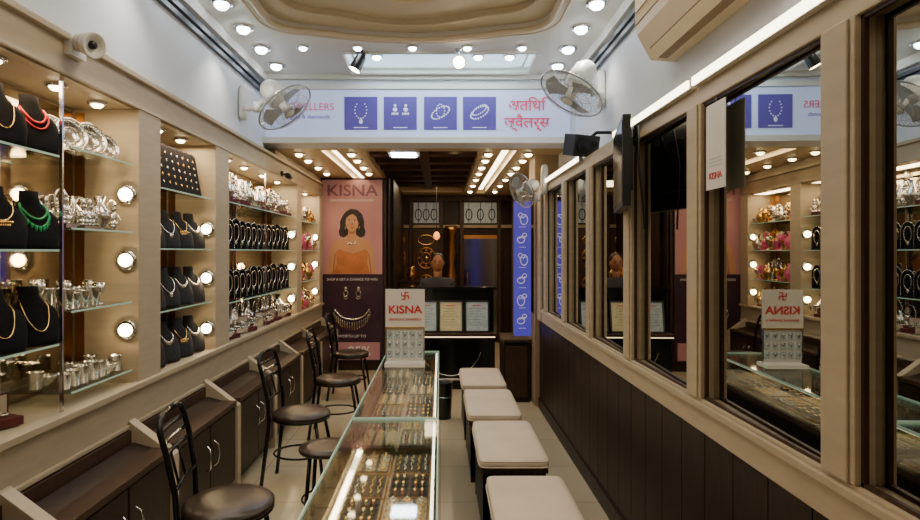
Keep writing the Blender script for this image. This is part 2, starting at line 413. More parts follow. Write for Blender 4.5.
# silverware
def cup(b,x,y,z,s,m=SILVER): b.lathe([(0.024*s,0),(0.028*s,0.003),(0.03*s,0.07*s),(0.033*s,0.075*s),(0.029*s,0.074*s),(0.025*s,0.006)],(x,y,z),m,14)
def bowl(b,x,y,z,s,m=SILVER): b.lathe([(0.018*s,0),(0.016*s,0.008*s),(0.036*s,0.02*s),(0.05*s,0.045*s),(0.052*s,0.05*s),(0.047*s,0.046*s),(0.03*s,0.022*s)],(x,y,z),m,16)
def goblet(b,x,y,z,s,m=SILVER): b.lathe([(0.028*s,0),(0.027*s,0.006*s),(0.006*s,0.012*s),(0.006*s,0.045*s),(0.02*s,0.055*s),(0.03*s,0.08*s),(0.028*s,0.115*s),(0.025*s,0.113*s),(0.02*s,0.075*s)],(x,y,z),m,14)
def plate(b,x,y,z,r,m=SILVER,rz=0.0):
    b.M=Matrix.Translation((x,y,z+r*0.97))@Matrix.Rotation(rz,4,'Z')@Matrix.Rotation(math.radians(72),4,'Y')
    b.lathe([(r*0.02,0.0),(r*0.6,0.0),(r*0.7,0.008),(r*0.95,0.018),(r,0.018),(r*0.98,0.012),(r*0.7,-0.002),(r*0.1,-0.004)],(0,0,0),m,24)
    b.ring((0,0,0.006),r*0.45,0.003,m)
    for k in range(16):
        a=2*math.pi*k/16; b.sell((r*0.82*math.cos(a),r*0.82*math.sin(a),0.016),r*0.06,r*0.06,0.004,1,1,m,6,4)
    b.ring((0,0,0.018),r*0.97,0.004,m); b.M=Matrix.Identity(4)
def vase(b,x,y,z,s,m=SILVER): b.lathe([(0.025*s,0),(0.02*s,0.01*s),(0.045*s,0.045*s),(0.04*s,0.08*s),(0.014*s,0.11*s),(0.024*s,0.14*s),(0.018*s,0.138*s)],(x,y,z),m,16)
def idol(b,x,y,z,s,m=SILVER):
    b.box(x-0.035*s,x+0.03*s,y-0.035*s,y+0.035*s,z,z+0.015*s,m)
    b.sell((x,y,z+0.035*s),0.025*s,0.036*s,0.02*s,0.8,0.9,m,12,8); b.sell((x,y,z+0.07*s),0.018*s,0.024*s,0.028*s,1,1,m,12,8)
    b.sell((x,y,z+0.112*s),0.015*s,0.015*s,0.018*s,1,1,m,12,8); b.lathe([(0.014*s,0),(0.010*s,0.018*s),(0.002*s,0.034*s)],(x,y,z+0.12*s),m,10)
    for t in (-1,1): b.tube([(x,y+t*0.022*s,z+0.088*s),(x+0.01*s,y+t*0.036*s,z+0.065*s),(x+0.024*s,y+t*0.018*s,z+0.055*s)],0.006*s,m,6)
    b.ring((x-0.012*s,y,z+0.10*s),0.045*s,0.004*s,m,'yz',ry=0.055*s)
def gbox(b,x,y,z,s,m=MAROON,rz=-0.4):
    b.M=Matrix.Translation((x,y,z))@Matrix.Rotation(rz,4,'Z')
    w=0.04*s; b.box(-w,w,-w,w,0,0.025*s,m); b.box(-w,-w+0.008,-w,w,0.025*s,0.09*s,m); b.box(-w+0.008,-w+0.010,-w*0.85,w*0.85,0.03*s,0.085*s,CUSH); b.ring((0,0,0.034*s),0.016*s,0.004*s,SILVER,'xy',14,5)
    b.M=Matrix.Identity(4)
def arch(b,x,y,z,s,rz=-0.35,m=SILVER):
    b.M=Matrix.Translation((x,y,z))@Matrix.Rotation(rz,4,'Z')@Matrix.Scale(s,4)
    prof=[(-0.06,0.0)]+[(0.06*math.cos(t)*-1,0.15+0.085*math.sin(t)) for t in [math.pi*k/12 for k in range(13)]]+[(0.06,0.0)]
    b.add([(0,p,q) for p,q in prof]+[(-0.012,p,q) for p,q in prof],[tuple(range(15)),tuple(range(15,30))[::-1]]+[(i,(i+1)%15,15+(i+1)%15,15+i) for i in range(15)],VELVET)
    b.tube([(0.004,p,q) for p,q in prof],0.0035,m,6)
    b.tube([(0.006,0.032*math.sin(t),0.13-0.065*math.cos(t)) for t in [2*math.pi*k/14 for k in range(14)]],0.0045,m,6,True)
    b.sell((0.006,0,0.05),0.005,0.012,0.016,1,1,m,8,6); b.box(-0.04,0.03,-0.05,0.05,0,0.006,VELVET)
    b.M=Matrix.Identity(4)
b=B()
for y,r in ((2.50,0.075),(2.62,0.085),(2.74,0.09),(2.85,0.08)): plate(b,-1.70,y,1.931,r,rz=-0.3)
for y,r in ((2.56,0.07),(2.70,0.075),(2.83,0.06)): plate(b,-1.58,y,1.931,r,rz=-0.4)
for z in (1.601,1.261,0.931):
    for y in [2.49+0.064*j for j in range(7)]:
        for x in (-1.56,-1.68):
            if random.random()<0.12: continue
            fn=random.choice({1.601:(idol,idol,vase),1.261:(cup,cup,cup,goblet),0.931:(bowl,cup,cup)}[z]); fn(b,x,y+random.uniform(-.008,.008),z,random.uniform(0.85,1.2),SILVER)
for k in range(8):
    y=1.0+k*0.17; random.choice((bowl,cup,gbox,gbox))(b,-1.60,y,0.866,1.2)
b.obj('silver_tableware')
b=B()
for k in range(24):
    y=4.27+k*0.080
    random.choice((vase,idol,goblet,bowl,gbox,gbox))(b,-1.56,y,1.861,random.uniform(1.1,1.5))
    if k%4!=1: random.choice((vase,idol,goblet))(b,-1.66,y+0.03,1.861,random.uniform(1.3,1.7))
    if k%3==0: plate(b,-1.73,y,1.861,random.uniform(0.08,0.12),rz=-0.3)
    random.choice((cup,bowl,cup,gbox))(b,-1.55,y,0.866,random.uniform(1.0,1.4)); random.choice((cup,vase,idol))(b,-1.66,y+0.03,0.866,random.uniform(1.1,1.5))
for k in range(8):
    idol(b,-1.70,4.35+k*0.23,1.521,1.5); plate(b,-1.74,4.40+k*0.23,1.141,0.10,rz=-0.3)
b.obj('silver_tableware.001')
b=B()
for z in (shelf3[1],shelf3[2]):
    for k in range(13):
        arch(b,-1.57,4.31+k*0.147,z+0.001,random.uniform(0.92,1.08))
b.obj('necklace_stands')
b=B()
for z in shelf4+[0.865]:
    for k in range(10):
        y=6.46+k*0.092
        random.choice((vase,idol,goblet,bowl,cup))(b,-1.56,y,z+0.001,random.uniform(1.1,1.5),random.choice((GOLD,GOLD,SILVER,PINKI)))
        random.choice((vase,idol))(b,-1.67,y+0.03,z+0.001,random.uniform(1.2,1.6),random.choice((GOLD,SILVER)))
b.obj('gold_ornaments')
# lower cabinets
b=B()
b.box(-1.82,-1.46,0.3,7.5,0,0.655,MIDW)
ys=[0.4,1.2,2.03,2.87,3.77,4.62,5.5,6.4,7.4]
for i in range(len(ys)-1):
    y0,y1=ys[i],ys[i+1]
    b.prism_y([(-1.45,0.08),(-1.29,0.08),(-1.29,0.555),(-1.45,0.60)],y0+0.03,y1-0.03,DARKW)
    b.box(-1.45,-1.265,y0+0.03,y1-0.03,0.545,0.575,MIDW)
    b.box(-1.45,-1.33,y0,y1,0,0.08,BLACKP)
    ym=(y0+y1)/2
    for a,c in ((y0+0.045,ym-0.006),(ym+0.006,y1-0.045)): b.box(-1.29,-1.27,a,c,0.09,0.535,DARKW)
    for s in (-1,1):
        b.tube([(-1.27,ym+s*0.05,0.30),(-1.248,ym+s*0.057,0.32),(-1.243,ym+s*0.068,0.37),(-1.248,ym+s*0.057,0.42),(-1.27,ym+s*0.05,0.44)],0.005,CHROME)
for y in ys: b.prism_y([(-1.475,0.0),(-1.26,0.0),(-1.26,0.54),(-1.475,0.70)],y-0.03,y+0.03,BEIGE)
b.obj('storage_cabinets',bevel=0.002)
# ================= RIGHT MIRROR WALL =================
b=B()
b.box(0.97,1.15,0.2,5.75,0.85,0.96,BEIGE); b.box(0.95,1.15,0.2,5.75,0.845,0.965,BEIGE); b.box(0.935,0.95,0.2,5.75,0.93,0.955,BEIGE)
b.box(0.95,1.15,0.2,5.75,2.04,2.12,BEIGE)
posts=[0.62,1.43,2.24,3.03,3.82,4.6,5.4]
for y in posts:
    b.box(0.945,1.15,y-0.062,y+0.062,0.965,2.04,BEIGE)
    b.box(0.938,0.945,y-0.045,y+0.045,0.965,2.04,BEIGE)
b.box(0.94,1.15,5.62,5.8,0.85,2.12,BEIGE)
b.box(0.95,1.15,-2.0,0.5,0,2.12,BEIGE)
b.obj('trim_5',bevel=0.004)
b=B()
for i in range(len(posts)):
    y0=posts[i]+0.062; y1=posts[i+1]-0.062 if i+1<len(posts) else 5.62
    ym=(y0+y1)/2; sl=0.024; xa=0.985+sl*(y0-ym); xb=0.985+sl*(y1-ym)
    vs=[(xa,y0,0.965),(xb,y1,0.965),(xb,y1,2.04),(xa,y0,2.04),(xa+.01,y0,0.965),(xb+.01,y1,0.965),(xb+.01,y1,2.04),(xa+.01,y0,2.04)]
    b.add(vs,[(0,1,2,3),(7,6,5,4),(0,4,5,1),(3,2,6,7),(0,3,7,4),(1,5,6,2)],MIRROR)
    for a,c,z0,z1 in ((y0,y0+0.010,0.965,2.04),(y1-0.010,y1,0.965,2.04),(y0,y1,0.965,0.975),(y0,y1,2.030,2.04)):
        b.box(0.960,0.972,a,c,z0,z1,MIDW)
b.obj('wall_mirrors')
b=B()
b.box(0.98,1.15,0.5,5.8,0,0.845,DARKW)
y=0.5
while y<5.75:
    b.box(0.962,0.98,y+0.003,min(y+0.207,5.8),0.10,0.845,DARKW); y+=0.21
b.box(0.95,0.98,0.5,5.8,0,0.10,DARKW)
b.obj('baseboard_right')
b=B(); 
for y0,y1 in ((1.0,2.2),(2.22,3.2),(4.0,5.3)):
    b.box(0.925,0.95,y0,y1,2.105,2.14,PLWH); b.box(0.918,0.926,y0+0.01,y1-0.01,2.108,2.137,STRIP)
b.obj('tube_strip_light')
b=B()
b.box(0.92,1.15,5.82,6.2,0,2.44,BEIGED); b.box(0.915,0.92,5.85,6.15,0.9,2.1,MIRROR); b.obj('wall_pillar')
bn=bpy.data.objects.new('jewellery_banner',None); COL.objects.link(bn)
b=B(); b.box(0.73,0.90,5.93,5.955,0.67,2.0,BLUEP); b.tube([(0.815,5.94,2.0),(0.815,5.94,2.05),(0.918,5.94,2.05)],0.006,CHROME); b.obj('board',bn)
b=B()
for k in range(6):
    z=0.82+k*0.2; s=random.choice((-1,1)); b.ring((0.815+s*0.015,5.927,z),0.035,0.005,SIGNW,'xz',ry=0.05 if k%2 else 0.03); b.ring((0.815-s*0.02,5.927,z+0.045),0.02,0.004,SIGNW,'xz')
    for j in range(4): b.sell((0.79+j*0.016,5.927,z+0.02+0.01*(j%2)),0.007,0.002,0.010,1,1,SIGNW,8,5)
    b.box(0.78,0.85,5.927,5.93,z-0.075,z-0.070,SIGNW)
b.obj('ring_prints',bn)
# air conditioner
b=B()
y0,y1=1.95,2.94
b.prism_y([(1.148,2.43),(1.03,2.44),(0.965,2.56),(0.955,2.60),(0.955,2.76),(0.985,2.80),(1.148,2.80)],y0,y1,ACW)
b.prism_y([(1.09,2.428),(1.035,2.434),(1.005,2.48),(1.02,2.485),(1.05,2.45),(1.09,2.44)],y0+0.06,y1-0.06,ACD)
b.prism_y([(1.035,2.424),(1.005,2.47),(1.001,2.466),(1.030,2.418)],y0+0.07,y1-0.07,ACW)
b.box(0.95,0.956,y0+0.02,y1-0.02,2.66,2.664,ACD); b.box(0.95,0.956,y0+0.02,y1-0.02,2.60,2.604,ACD)
b.tube([(1.11,y1-0.01,2.5),(1.11,y1+0.05,2.5),(1.12,y1+0.08,2.52),(1.125,y1+0.08,2.9)],0.02,PLWH)
b.obj('air_conditioner',bevel=0.006)
# TV
b=B(); b.M=Matrix.Translation((0.868,2.86,1.90))@Matrix.Rotation(math.radians(-12),4,'Z')
b.box(-0.02,0.015,-0.26,0.26,-0.20,0.20,BLACKP); b.box(-0.023,-0.02,-0.245,0.245,-0.18,0.18,BLACKG); b.box(0.015,0.035,-0.15,0.15,-0.12,0.12,BLACKP)
b.M=Matrix.Identity(4)
b.tube([(0.895,2.86,1.95),(0.915,2.87,2.02),(0.93,2.90,2.09)],0.014,BLACKM); b.box(0.925,0.944,2.86,2.94,2.06,2.10,BLACKM)
b.tube([(0.91,2.75,2.08),(0.895,2.70,1.9),(0.915,2.68,1.6)],0.005,BLACKP,6)
b.obj('wall_mounted_television',bevel=0.004)
b=B(); b.M=Matrix.Translation((0.93,3.95,2.20))@Matrix.Rotation(math.radians(25),4,'Z')@Matrix.Rotation(math.radians(12),4,'X')
b.box(-0.10,0.10,-0.06,0.06,-0.07,0.07,BLACKP); b.lathe([(0.05,0),(0.055,-0.008),(0.03,-0.006),(0.01,-0.012)],(-0.03,-0.062,0),BLACKM,18,'y'); b.lathe([(0.02,0),(0.02,-0.008)],(0.055,-0.062,0.02),BLACKM,14,'y')
b.M=Matrix.Identity(4); b.tube([(0.95,4.0,2.22),(1.05,4.02,2.3),(1.148,4.02,2.3)],0.012,BLACKM); b.obj('wall_speaker',bevel=0.006)
# paper notice stuck at the mirror frame
tg=bpy.data.objects.new('paper_notice',None); COL.objects.link(tg)
b=B(); b.box(0.956,0.959,2.01,2.155,1.72,2.02,PAPER); b.tube([(0.958,2.08,2.02),(0.956,2.08,2.05)],0.002,PLWH)
for k in range(3): b.box(0.9552,0.956,2.035,2.13,1.80+0.012*k,1.804+0.012*k,PAPERB)
b.obj('sheet',tg)
text('KISNA','notice_text',(0.955,2.082,1.755),0.034,REDTX,tg,rot=(math.pi/2,0,-math.pi/2))
# ================= FANS =================
def fan(mount,head,normal,R=0.2):
    b=B(); n=Vector(normal).normalized(); H=Vector(head); mt=Vector(mount)
    M=Matrix.Translation(H)@n.to_track_quat('Z','Y').to_matrix().to_4x4()@Matrix.Scale(R/0.2,4); b.M=M
    for k in range(40):
        a=2*math.pi*k/40; c,s=math.cos(a),math.sin(a)
        b.tube([(r*c,r*s,z) for r,z in ((0.035,0.06),(0.10,0.058),(0.165,0.045),(0.198,0.008),(0.17,-0.03),(0.11,-0.045),(0.05,-0.05))],0.0014,FWIRE,4)
    for r,z,t in ((0.2,0.008,0.006),(0.15,0.050,0.0016),(0.10,0.059,0.0016),(0.14,-0.04,0.0016),(0.036,0.061,0.003)): b.ring((0,0,z),r,t,FWIRE,seg=40)
    b.lathe([(0.001,0.068),(0.03,0.067),(0.037,0.06),(0.03,0.056)],(0,0,0),PLWH,20)
    b.lathe([(0.03,0.045),(0.032,-0.02)],(0,0,0),PLWH,16)
    for k in range(3):
        a0=2*math.pi*k/3; vs=[];N=8
        for i in range(N+1):
            t=i/N
            for r in (0.03,0.10,0.172-0.02*abs(t-.5)*2):
                sp=(0.9 if r>0.05 else 0.7); a=a0+(t-0.5)*sp*(1.25 if r>0.12 else 1); vs.append((r*math.cos(a),r*math.sin(a),0.010+0.03*(t-0.5)))
        b.add(vs,[(3*i+j,3*i+j+1,3*i+j+4,3*i+j+3) for i in range(N) for j in range(2)],BLADE,True)
    b.lathe([(0.055,-0.045),(0.074,-0.06),(0.078,-0.12),(0.07,-0.18),(0.045,-0.215),(0.005,-0.22)],(0,0,0),PLWH,22)
    b.M=Matrix.Identity(4)
    back=H-n*0.13*(R/0.2)
    mid=Vector((mt.x+(back.x-mt.x)*0.6,back.y,back.z-0.10))
    b.tube([mt+Vector((0,0,-0.06)),(mt+mid)/2+Vector((0,0,-0.05)),mid,back],0.02,PLWH,10)
    sx=1 if mt.x<0 else -1
    b.sell((mt.x+sx*0.028,mt.y,mt.z-0.04),0.028,0.06,0.13,0.5,0.6,PLWH)
    b.lathe([(0.026,-0.035),(0.026,0.035)],tuple(mid),PLWH,14)
    return b.obj('wall_fan')
fan((-1.5,4.5,2.66),(-1.12,4.32,2.545),(0.62,-0.18,-0.74),0.215)
fan((1.15,4.2,2.68),(0.88,4.0,2.56),(-0.50,-0.18,-0.80),0.225)
fan((0.95,5.3,2.18),(0.72,5.25,2.04),(-0.75,-0.4,-0.35),0.16)
b=B(); b.box(-1.48,-1.45,2.36,2.46,2.28,2.36,PLWH); b.tube([(-1.46,2.41,2.32),(-1.42,2.40,2.32)],0.014,PLWH)
b.M=Matrix.Translation((-1.40,2.38,2.325))@Vector((0.85,-0.35,-0.25)).to_track_quat('Z','Y').to_matrix().to_4x4()
b.lathe([(0.02,-0.05),(0.036,-0.04),(0.040,0.0),(0.050,0.03),(0.052,0.045),(0.044,0.045),(0.03,0.03),(0.012,0.028)],(0,0,0),PLWH,20); b.lathe([(0.042,-0.005),(0.042,0.002)],(0,0,0),ACW,20); b.lathe([(0.018,0.03),(0.015,0.042),(0.004,0.045)],(0,0,0),BLACKP,14)
b.obj('security_camera')
b=B(); b.box(-1.475,-1.455,5.55,5.60,2.2,2.25,BLACKP); b.lathe([(0.025,-0.06),(0.028,0.05)],(-1.40,5.55,2.2),BLACKP,14,'y'); b.tube([(-1.46,5.575,2.225),(-1.40,5.56,2.205)],0.008,BLACKP); b.obj('security_camera.001')
# ================= GLASS COUNTER =================
def counter(y0,y1,name):
    b=B(); x0,x1=-0.41,-0.012; zt=0.72
    b.box(x0+0.02,x1-0.02,y0+0.02,y1-0.02,0.06,0.50,DARKW); b.box(x0+0.04,x1-0.04,y0+0.05,y1-0.05,0,0.06,BLACKP)
    b.box(x0,x1,y0,y1,0.50,0.53,MIDW)
    for a,c in (((x0,x0+0.006),(y0,y1)),((x1-0.006,x1),(y0,y1)),((x0,x1),(y0,y0+0.006)),((x0,x1),(y1-0.006,y1))):
        b.box(a[0],a[1],c[0],c[1],0.53,zt-0.008,GLASS)
    b.box(x0,x1,y0,y1,zt-0.008,zt,GLASS)
    for a in ((x0-0.005,x0),(x1,x1+0.005)): b.box(a[0],a[1],y0,y1,zt-0.012,zt+0.001,GEDGE)
    for a in ((y0-0.005,y0),(y1,y1+0.005)): b.box(x0,x1,a[0],a[1],zt-0.012,zt+0.001,GEDGE)
    for x in (x0+0.004,x1-0.004):
        for y in (y0+0.004,y1-0.004): b.box(x-0.006,x+0.006,y-0.006,y+0.006,0.53,zt-0.008,CHROME)
    b.tube([(x1-0.014,y0+0.02,zt-0.016),(x1-0.014,y1-0.02,zt-0.016)],0.005,STRIP,8)
    b.obj(name)
counter(1.0,2.8,'glass_display_counter'); counter(2.83,4.72,'glass_display_counter.001')
TRAY=mat('tray_felt_dark',(0.05,0.036,0.027),0.8,noise=0.2,nscale=30); TRAYW=mat('tray_wood_edge',(0.34,0.19,0.085),0.4,noise=0.2)
CREAM=mat('cream_felt',(0.42,0.33,0.20),0.8,noise=0.1)
b=B()
for (Y0,Y1) in ((1.03,2.77),(2.86,4.69)):
    b.box(-0.395,-0.028,Y0,Y1,0.531,0.545,CREAM)
    n=7; L=(Y1-Y0)/n
    for k in range(n):
        for ci,(a,c) in enumerate(((-0.385,-0.215),(-0.205,-0.038))):
            y0=Y0+k*L+0.012; y1=y0+L-0.024
            b.box(a,c,y0,y1,0.545,0.565,TRAYW); b.box(a+0.007,c-0.007,y0+0.007,y1-0.007,0.565,0.570,TRAY)
            style=(k*2+ci)%3
            if style==0:
                for i in range(3):
                    for j in range(4):
                        cx=a+0.03+(c-a-0.06)*i/2; cy=y0+0.03+(y1-y0-0.06)*j/3; m=random.choice((GOLD,GOLD,SILVER))
                        b.box(cx-0.02,cx+0.02,cy-0.02,cy+0.02,0.570,0.574,CREAM); b.ring((cx,cy,0.580),0.011,0.003,m,'xy',14,5); b.sell((cx,cy+0.011,0.584),0.005,0.005,0.005,1,1,SILVER,8,5)
            elif style==1:
                for i in range(5):
                    cx=a+0.025+(c-a-0.05)*i/4
                    b.tube([(cx+0.006*math.sin(j*1.7),y0+0.02+(y1-y0-0.04)*j/10,0.575) for j in range(11)],0.0035,random.choice((GOLD,SILVER,GOLD)),5)
            else:
                for i in range(2):
                    for j in range(3):
                        cx=a+0.045+(c-a-0.09)*i; cy=y0+0.04+(y1-y0-0.08)*j/2
                        b.box(cx-0.032,cx+0.032,cy-0.026,cy+0.026,0.570,0.576,VELVETG)
                        for s in (-1,1): b.sell((cx+s*0.014,cy,0.580),0.008,0.013,0.005,1,1,GOLD,10,6); b.sell((cx+s*0.014,cy-0.017,0.580),0.004,0.005,0.004,1,1,random.choice((RED,SILVER,GREEN)),6,4)
b.obj('jewellery_trays')
st=bpy.data.objects.new('countertop_sign_stand',None); COL.objects.link(st)
b=B(); b.box(-0.375,-0.105,4.12,4.13,0.98,1.245,PAPER)
b.box(-0.375,-0.105,4.05,4.20,0.721,0.745,PLWH)
for x in (-0.37,-0.11): b.box(x-0.005,x+0.005,4.12,4.13,0.745,0.98,CHROME)
b.box(-0.365,-0.115,4.125,4.13,0.75,0.98,PAPER)
for i in range(5):
    for j in range(3):
        cx=-0.345+i*0.052; cz=0.80+j*0.065; b.box(cx-0.020,cx+0.020,4.118,4.125,cz-0.026,cz+0.026,PAPERB); b.sell((cx,4.115,cz),0.008,0.004,0.016,1,1,SILVER,8,6); b.ring((cx,4.114,cz+0.01),0.012,0.002,CHROME,'xz',12,4)
b.box(-0.375,-0.105,4.112,4.12,0.975,0.985,GOLD)
b.obj('stand',st)
text('KISNA','stand_text',(-0.24,4.118,1.08),0.075,REDTX,st,sx=1.1,off=0.002)
text('diamond jewellery','stand_text_lower',(-0.24,4.118,1.03),0.030,REDTX,st)
b=B()
for pts in ([(-0.024,0),(0.024,0)],[(0,-0.024),(0,0.024)],[(0.024,0),(0.024,-0.024)],[(-0.024,0),(-0.024,0.024)],[(0,0.024),(0.024,0.024)],[(0,-0.024),(-0.024,-0.024)]):
    b.tube([(-0.24+p[0],4.118,1.20+p[1]) for p in pts],0.0035,REDTX)
b.obj('swastik_symbol',st)
# ================= BENCHES =================
def bench(yc,L=0.70,dx=0):
    b=B(); x0,x1=0.20+dx,0.55+dx; y0,y1=yc-L/2,yc+L/2
    b.box(x0+0.015,x1-0.015,y0+0.015,y1-0.015,0.04,0.385,DARKW)
    for x in (x0+0.015,x1-0.045):
        for y in (y0+0.015,y1-0.045): b.box(x,x+0.03,y,y+0.03,0,0.385,MIDW)
    b.box(x0+0.005,x1-0.005,y0+0.005,y1-0.005,0.375,0.395,MIDW)
    cx=(x0+x1)/2
    b.sell((cx,yc,0.42),(x1-x0)/2+0.005,L/2+0.005,0.036,0.45,0.14,CUSH,56,18)
    for z,ex in ((0.408,0.006),(0.436,0.001)):
        pts=[]
        for k in range(56):
            th=2*math.pi*k/56; sg_=lambda w: math.copysign(abs(w)**0.14,w)
            pts.append((cx+((x1-x0)/2+ex)*sg_(math.cos(th)),yc+(L/2+ex)*sg_(math.sin(th)),z))
        b.tube(pts,0.0035,CUSH,6,True)
    b.obj('cushioned_bench')
bench(2.50,0.68,0.02); bench(3.40,0.72,0.005); bench(4.26,0.74,-0.015); bench(5.12,0.70,-0.02)
# ================= CHAIRS =================
def chair(x,y,rot=0):
    b=B(); b.M=Matrix.Translation((x,y,0))@Matrix.Rotation(rot,4,'Z')
    b.lathe([(0.13,0.425),(0.175,0.428),(0.185,0.44),(0.185,0.458),(0.165,0.472),(0.10,0.478),(0.01,0.48)],(0,0,0),SEATB,32)
    b.ring((0,0,0.43),0.175,0.010,BLACKM,seg=32,ts=8)
    for s in (-1,1):
        b.tube([(-0.215,s*0.16,0.0),(-0.185,s*0.15,0.25),(-0.165,s*0.145,0.43),(-0.17,s*0.15,0.55),(-0.20,s*0.165,0.72),(-0.222,s*0.165,0.80),(-0.230,s*0.145,0.835),(-0.236,s*0.09,0.852),(-0.238,0,0.856)],0.012,BLACKM,10)
        b.tube([(0.185,s*0.15,0.0),(0.15,s*0.13,0.25),(0.12,s*0.11,0.43)],0.011,BLACKM,10)
        b.lathe([(0.014,0),(0.014,0.015)],(0.185,s*0.15,0),BLACKP,10); b.lathe([(0.014,0),(0.014,0.015)],(-0.215,s*0.16,0),BLACKP,10)
    for z,xx,w in ((0.79,-0.220,0.166),(0.745,-0.208,0.166),(0.70,-0.198,0.163)):
        b.tube([(xx,-w,z),(xx-0.018,-w*0.5,z-0.006),(xx-0.024,0,z-0.008),(xx-0.018,w*0.5,z-0.006),(xx,w,z)],0.009,CHROME if z==0.745 else BLACKM,8)
    b.tube([(-0.17,-0.148,0.57),(-0.185,0,0.565),(-0.17,0.148,0.57)],0.008,BLACKM,8)
    b.ring((-0.01,0,0.20),0.165,0.007,BLACKM,seg=32,ry=0.145)
    for sy in (-0.05,0.05): b.tube([(-0.185,sy,0.565),(-0.215,sy,0.70)],0.006,BLACKM,6)
    b.obj('metal_chair')
chair(-0.88,2.50,0.15); chair(-0.90,3.9,-0.05); chair(-0.84,4.95,0.05); chair(-0.92,6.2,0.0)
b=B(); c=(-0.62,3.3)
b.lathe([(0.02,0.405),(0.15,0.41),(0.155,0.42),(0.15,0.435),(0.10,0.44),(0.03,0.438)],(c[0],c[1],0),SEATB,28)
b.ring((c[0],c[1],0.437),0.09,0.003,BLACKM)
for k in range(4):
    a=math.pi/4+k*math.pi/2; b.tube([(c[0]+0.11*math.cos(a),c[1]+0.11*math.sin(a),0.41),(c[0]+0.15*math.cos(a),c[1]+0.15*math.sin(a),0)],0.011,BLACKM)
b.ring((c[0],c[1],0.15),0.137,0.006,BLACKM); b.obj('round_stool')
b=B(); b.lathe([(0.065,0),(0.07,0.01),(0.082,0.30),(0.086,0.31),(0.086,0.33),(0.08,0.33),(0.074,0.30),(0.06,0.02)],(0.03,5.42,0),BLACKP,24,cap=False)
b.lathe([(0.06,0.015),(0.001,0.014)],(0.03,5.42,0),BLACKP,24); b.ring((0.03,5.42,0.325),0.084,0.005,BLACKM); b.ring((0.03,5.42,0.2),0.08,0.003,CHROME); b.obj('waste_bin')
# ================= POSTER & PARTITION =================
b=B(); b.box(-1.83,-0.66,7.61,7.75,0,2.44,MIDW); b.box(-0.68,-0.64,7.61,7.78,0,2.44,DARKW); b.obj('wall_partition')
ps=bpy.data.objects.new('jewellery_poster',None); COL.objects.link(ps)
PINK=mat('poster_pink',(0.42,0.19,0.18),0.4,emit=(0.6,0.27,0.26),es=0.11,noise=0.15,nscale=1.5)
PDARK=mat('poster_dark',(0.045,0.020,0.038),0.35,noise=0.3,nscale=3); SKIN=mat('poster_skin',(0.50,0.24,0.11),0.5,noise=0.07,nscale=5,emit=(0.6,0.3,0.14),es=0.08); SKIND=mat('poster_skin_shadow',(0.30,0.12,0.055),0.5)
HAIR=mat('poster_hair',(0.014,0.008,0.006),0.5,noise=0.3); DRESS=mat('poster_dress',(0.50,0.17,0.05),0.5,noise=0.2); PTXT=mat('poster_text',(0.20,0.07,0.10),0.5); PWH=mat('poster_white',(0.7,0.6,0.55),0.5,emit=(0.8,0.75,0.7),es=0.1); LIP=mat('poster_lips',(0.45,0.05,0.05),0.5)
b=B(); b.box(-1.5,-0.72,7.582,7.605,0.12,2.42,PDARK); b.box(-1.49,-0.73,7.579,7.582,1.22,2.41,PINK); b.obj('board',ps)
def flat(b,pts,m,y,c): b.poly([(c[0]+p[0],y,c[1]+p[1]) for p in pts],m)
def ell(rx,rz,cx=0,cz=0,n=24): return [(cx+rx*math.cos(2*math.pi*k/n),cz+rz*math.sin(2*math.pi*k/n)) for k in range(n)]
c=(-1.11,1.88); b=B()
flat(b,[(-0.12,0.08),(-0.155,0.0),(-0.15,-0.06),(-0.17,-0.12),(-0.155,-0.18),(-0.10,-0.20),(0.10,-0.20),(0.155,-0.18),(0.17,-0.12),(0.15,-0.06),(0.155,0.0),(0.125,0.10),(0.06,0.155),(-0.02,0.165),(-0.08,0.13)],HAIR,7.577,c)
flat(b,[(-0.045,-0.05),(0.045,-0.05),(0.05,-0.16),(0.10,-0.20),(0.22,-0.235),(0.265,-0.33),(0.29,-0.50),(0.31,-0.655),(-0.33,-0.655),(-0.31,-0.50),(-0.27,-0.33),(-0.22,-0.235),(-0.11,-0.20),(-0.05,-0.16)],SKIN,7.575,c)
flat(b,[(-0.20,-0.37),(-0.15,-0.345),(-0.08,-0.375),(0,-0.40),(0.08,-0.375),(0.15,-0.345),(0.20,-0.37),(0.19,-0.52),(0.23,-0.655),(-0.24,-0.655),(-0.19,-0.52)],DRESS,7.573,c)
for s in (-1,1): flat(b,[(s*0.205,-0.40),(s*0.215,-0.40),(s*0.25,-0.655),(s*0.235,-0.655)],SKIND,7.5735,c)
flat(b,[(-0.045,-0.08),(0.045,-0.08),(0.035,-0.14),(0.0,-0.155),(-0.035,-0.14)],SKIND,7.574,c)
flat(b,[(-0.078,0.03),(-0.082,-0.02),(-0.07,-0.07),(-0.04,-0.11),(0.0,-0.125),(0.04,-0.11),(0.07,-0.07),(0.082,-0.02),(0.078,0.03),(0.06,0.08),(0.0,0.10),(-0.06,0.08)],SKIN,7.572,c)
flat(b,[(-0.088,-0.02),(-0.075,0.045),(-0.03,0.085),(0.01,0.10),(0.05,0.07),(0.082,-0.02),(0.10,0.04),(0.07,0.12),(0.0,0.145),(-0.07,0.12),(-0.10,0.04)],HAIR,7.571,c)
for s in (-1,1):
    flat(b,ell(0.017,0.0075,s*0.034,0.0),PWH,7.5705,c); flat(b,ell(0.008,0.0075,s*0.034,0.0),HAIR,7.570,c); flat(b,[(s*0.015,0.020),(s*0.05,0.020),(s*0.054,0.024),(s*0.03,0.031)],HAIR,7.570,c)
    b.ring((c[0]+s*0.086,7.570,c[1]-0.075),0.010,0.003,SILVER,'xz',14,4,ry=0.022)
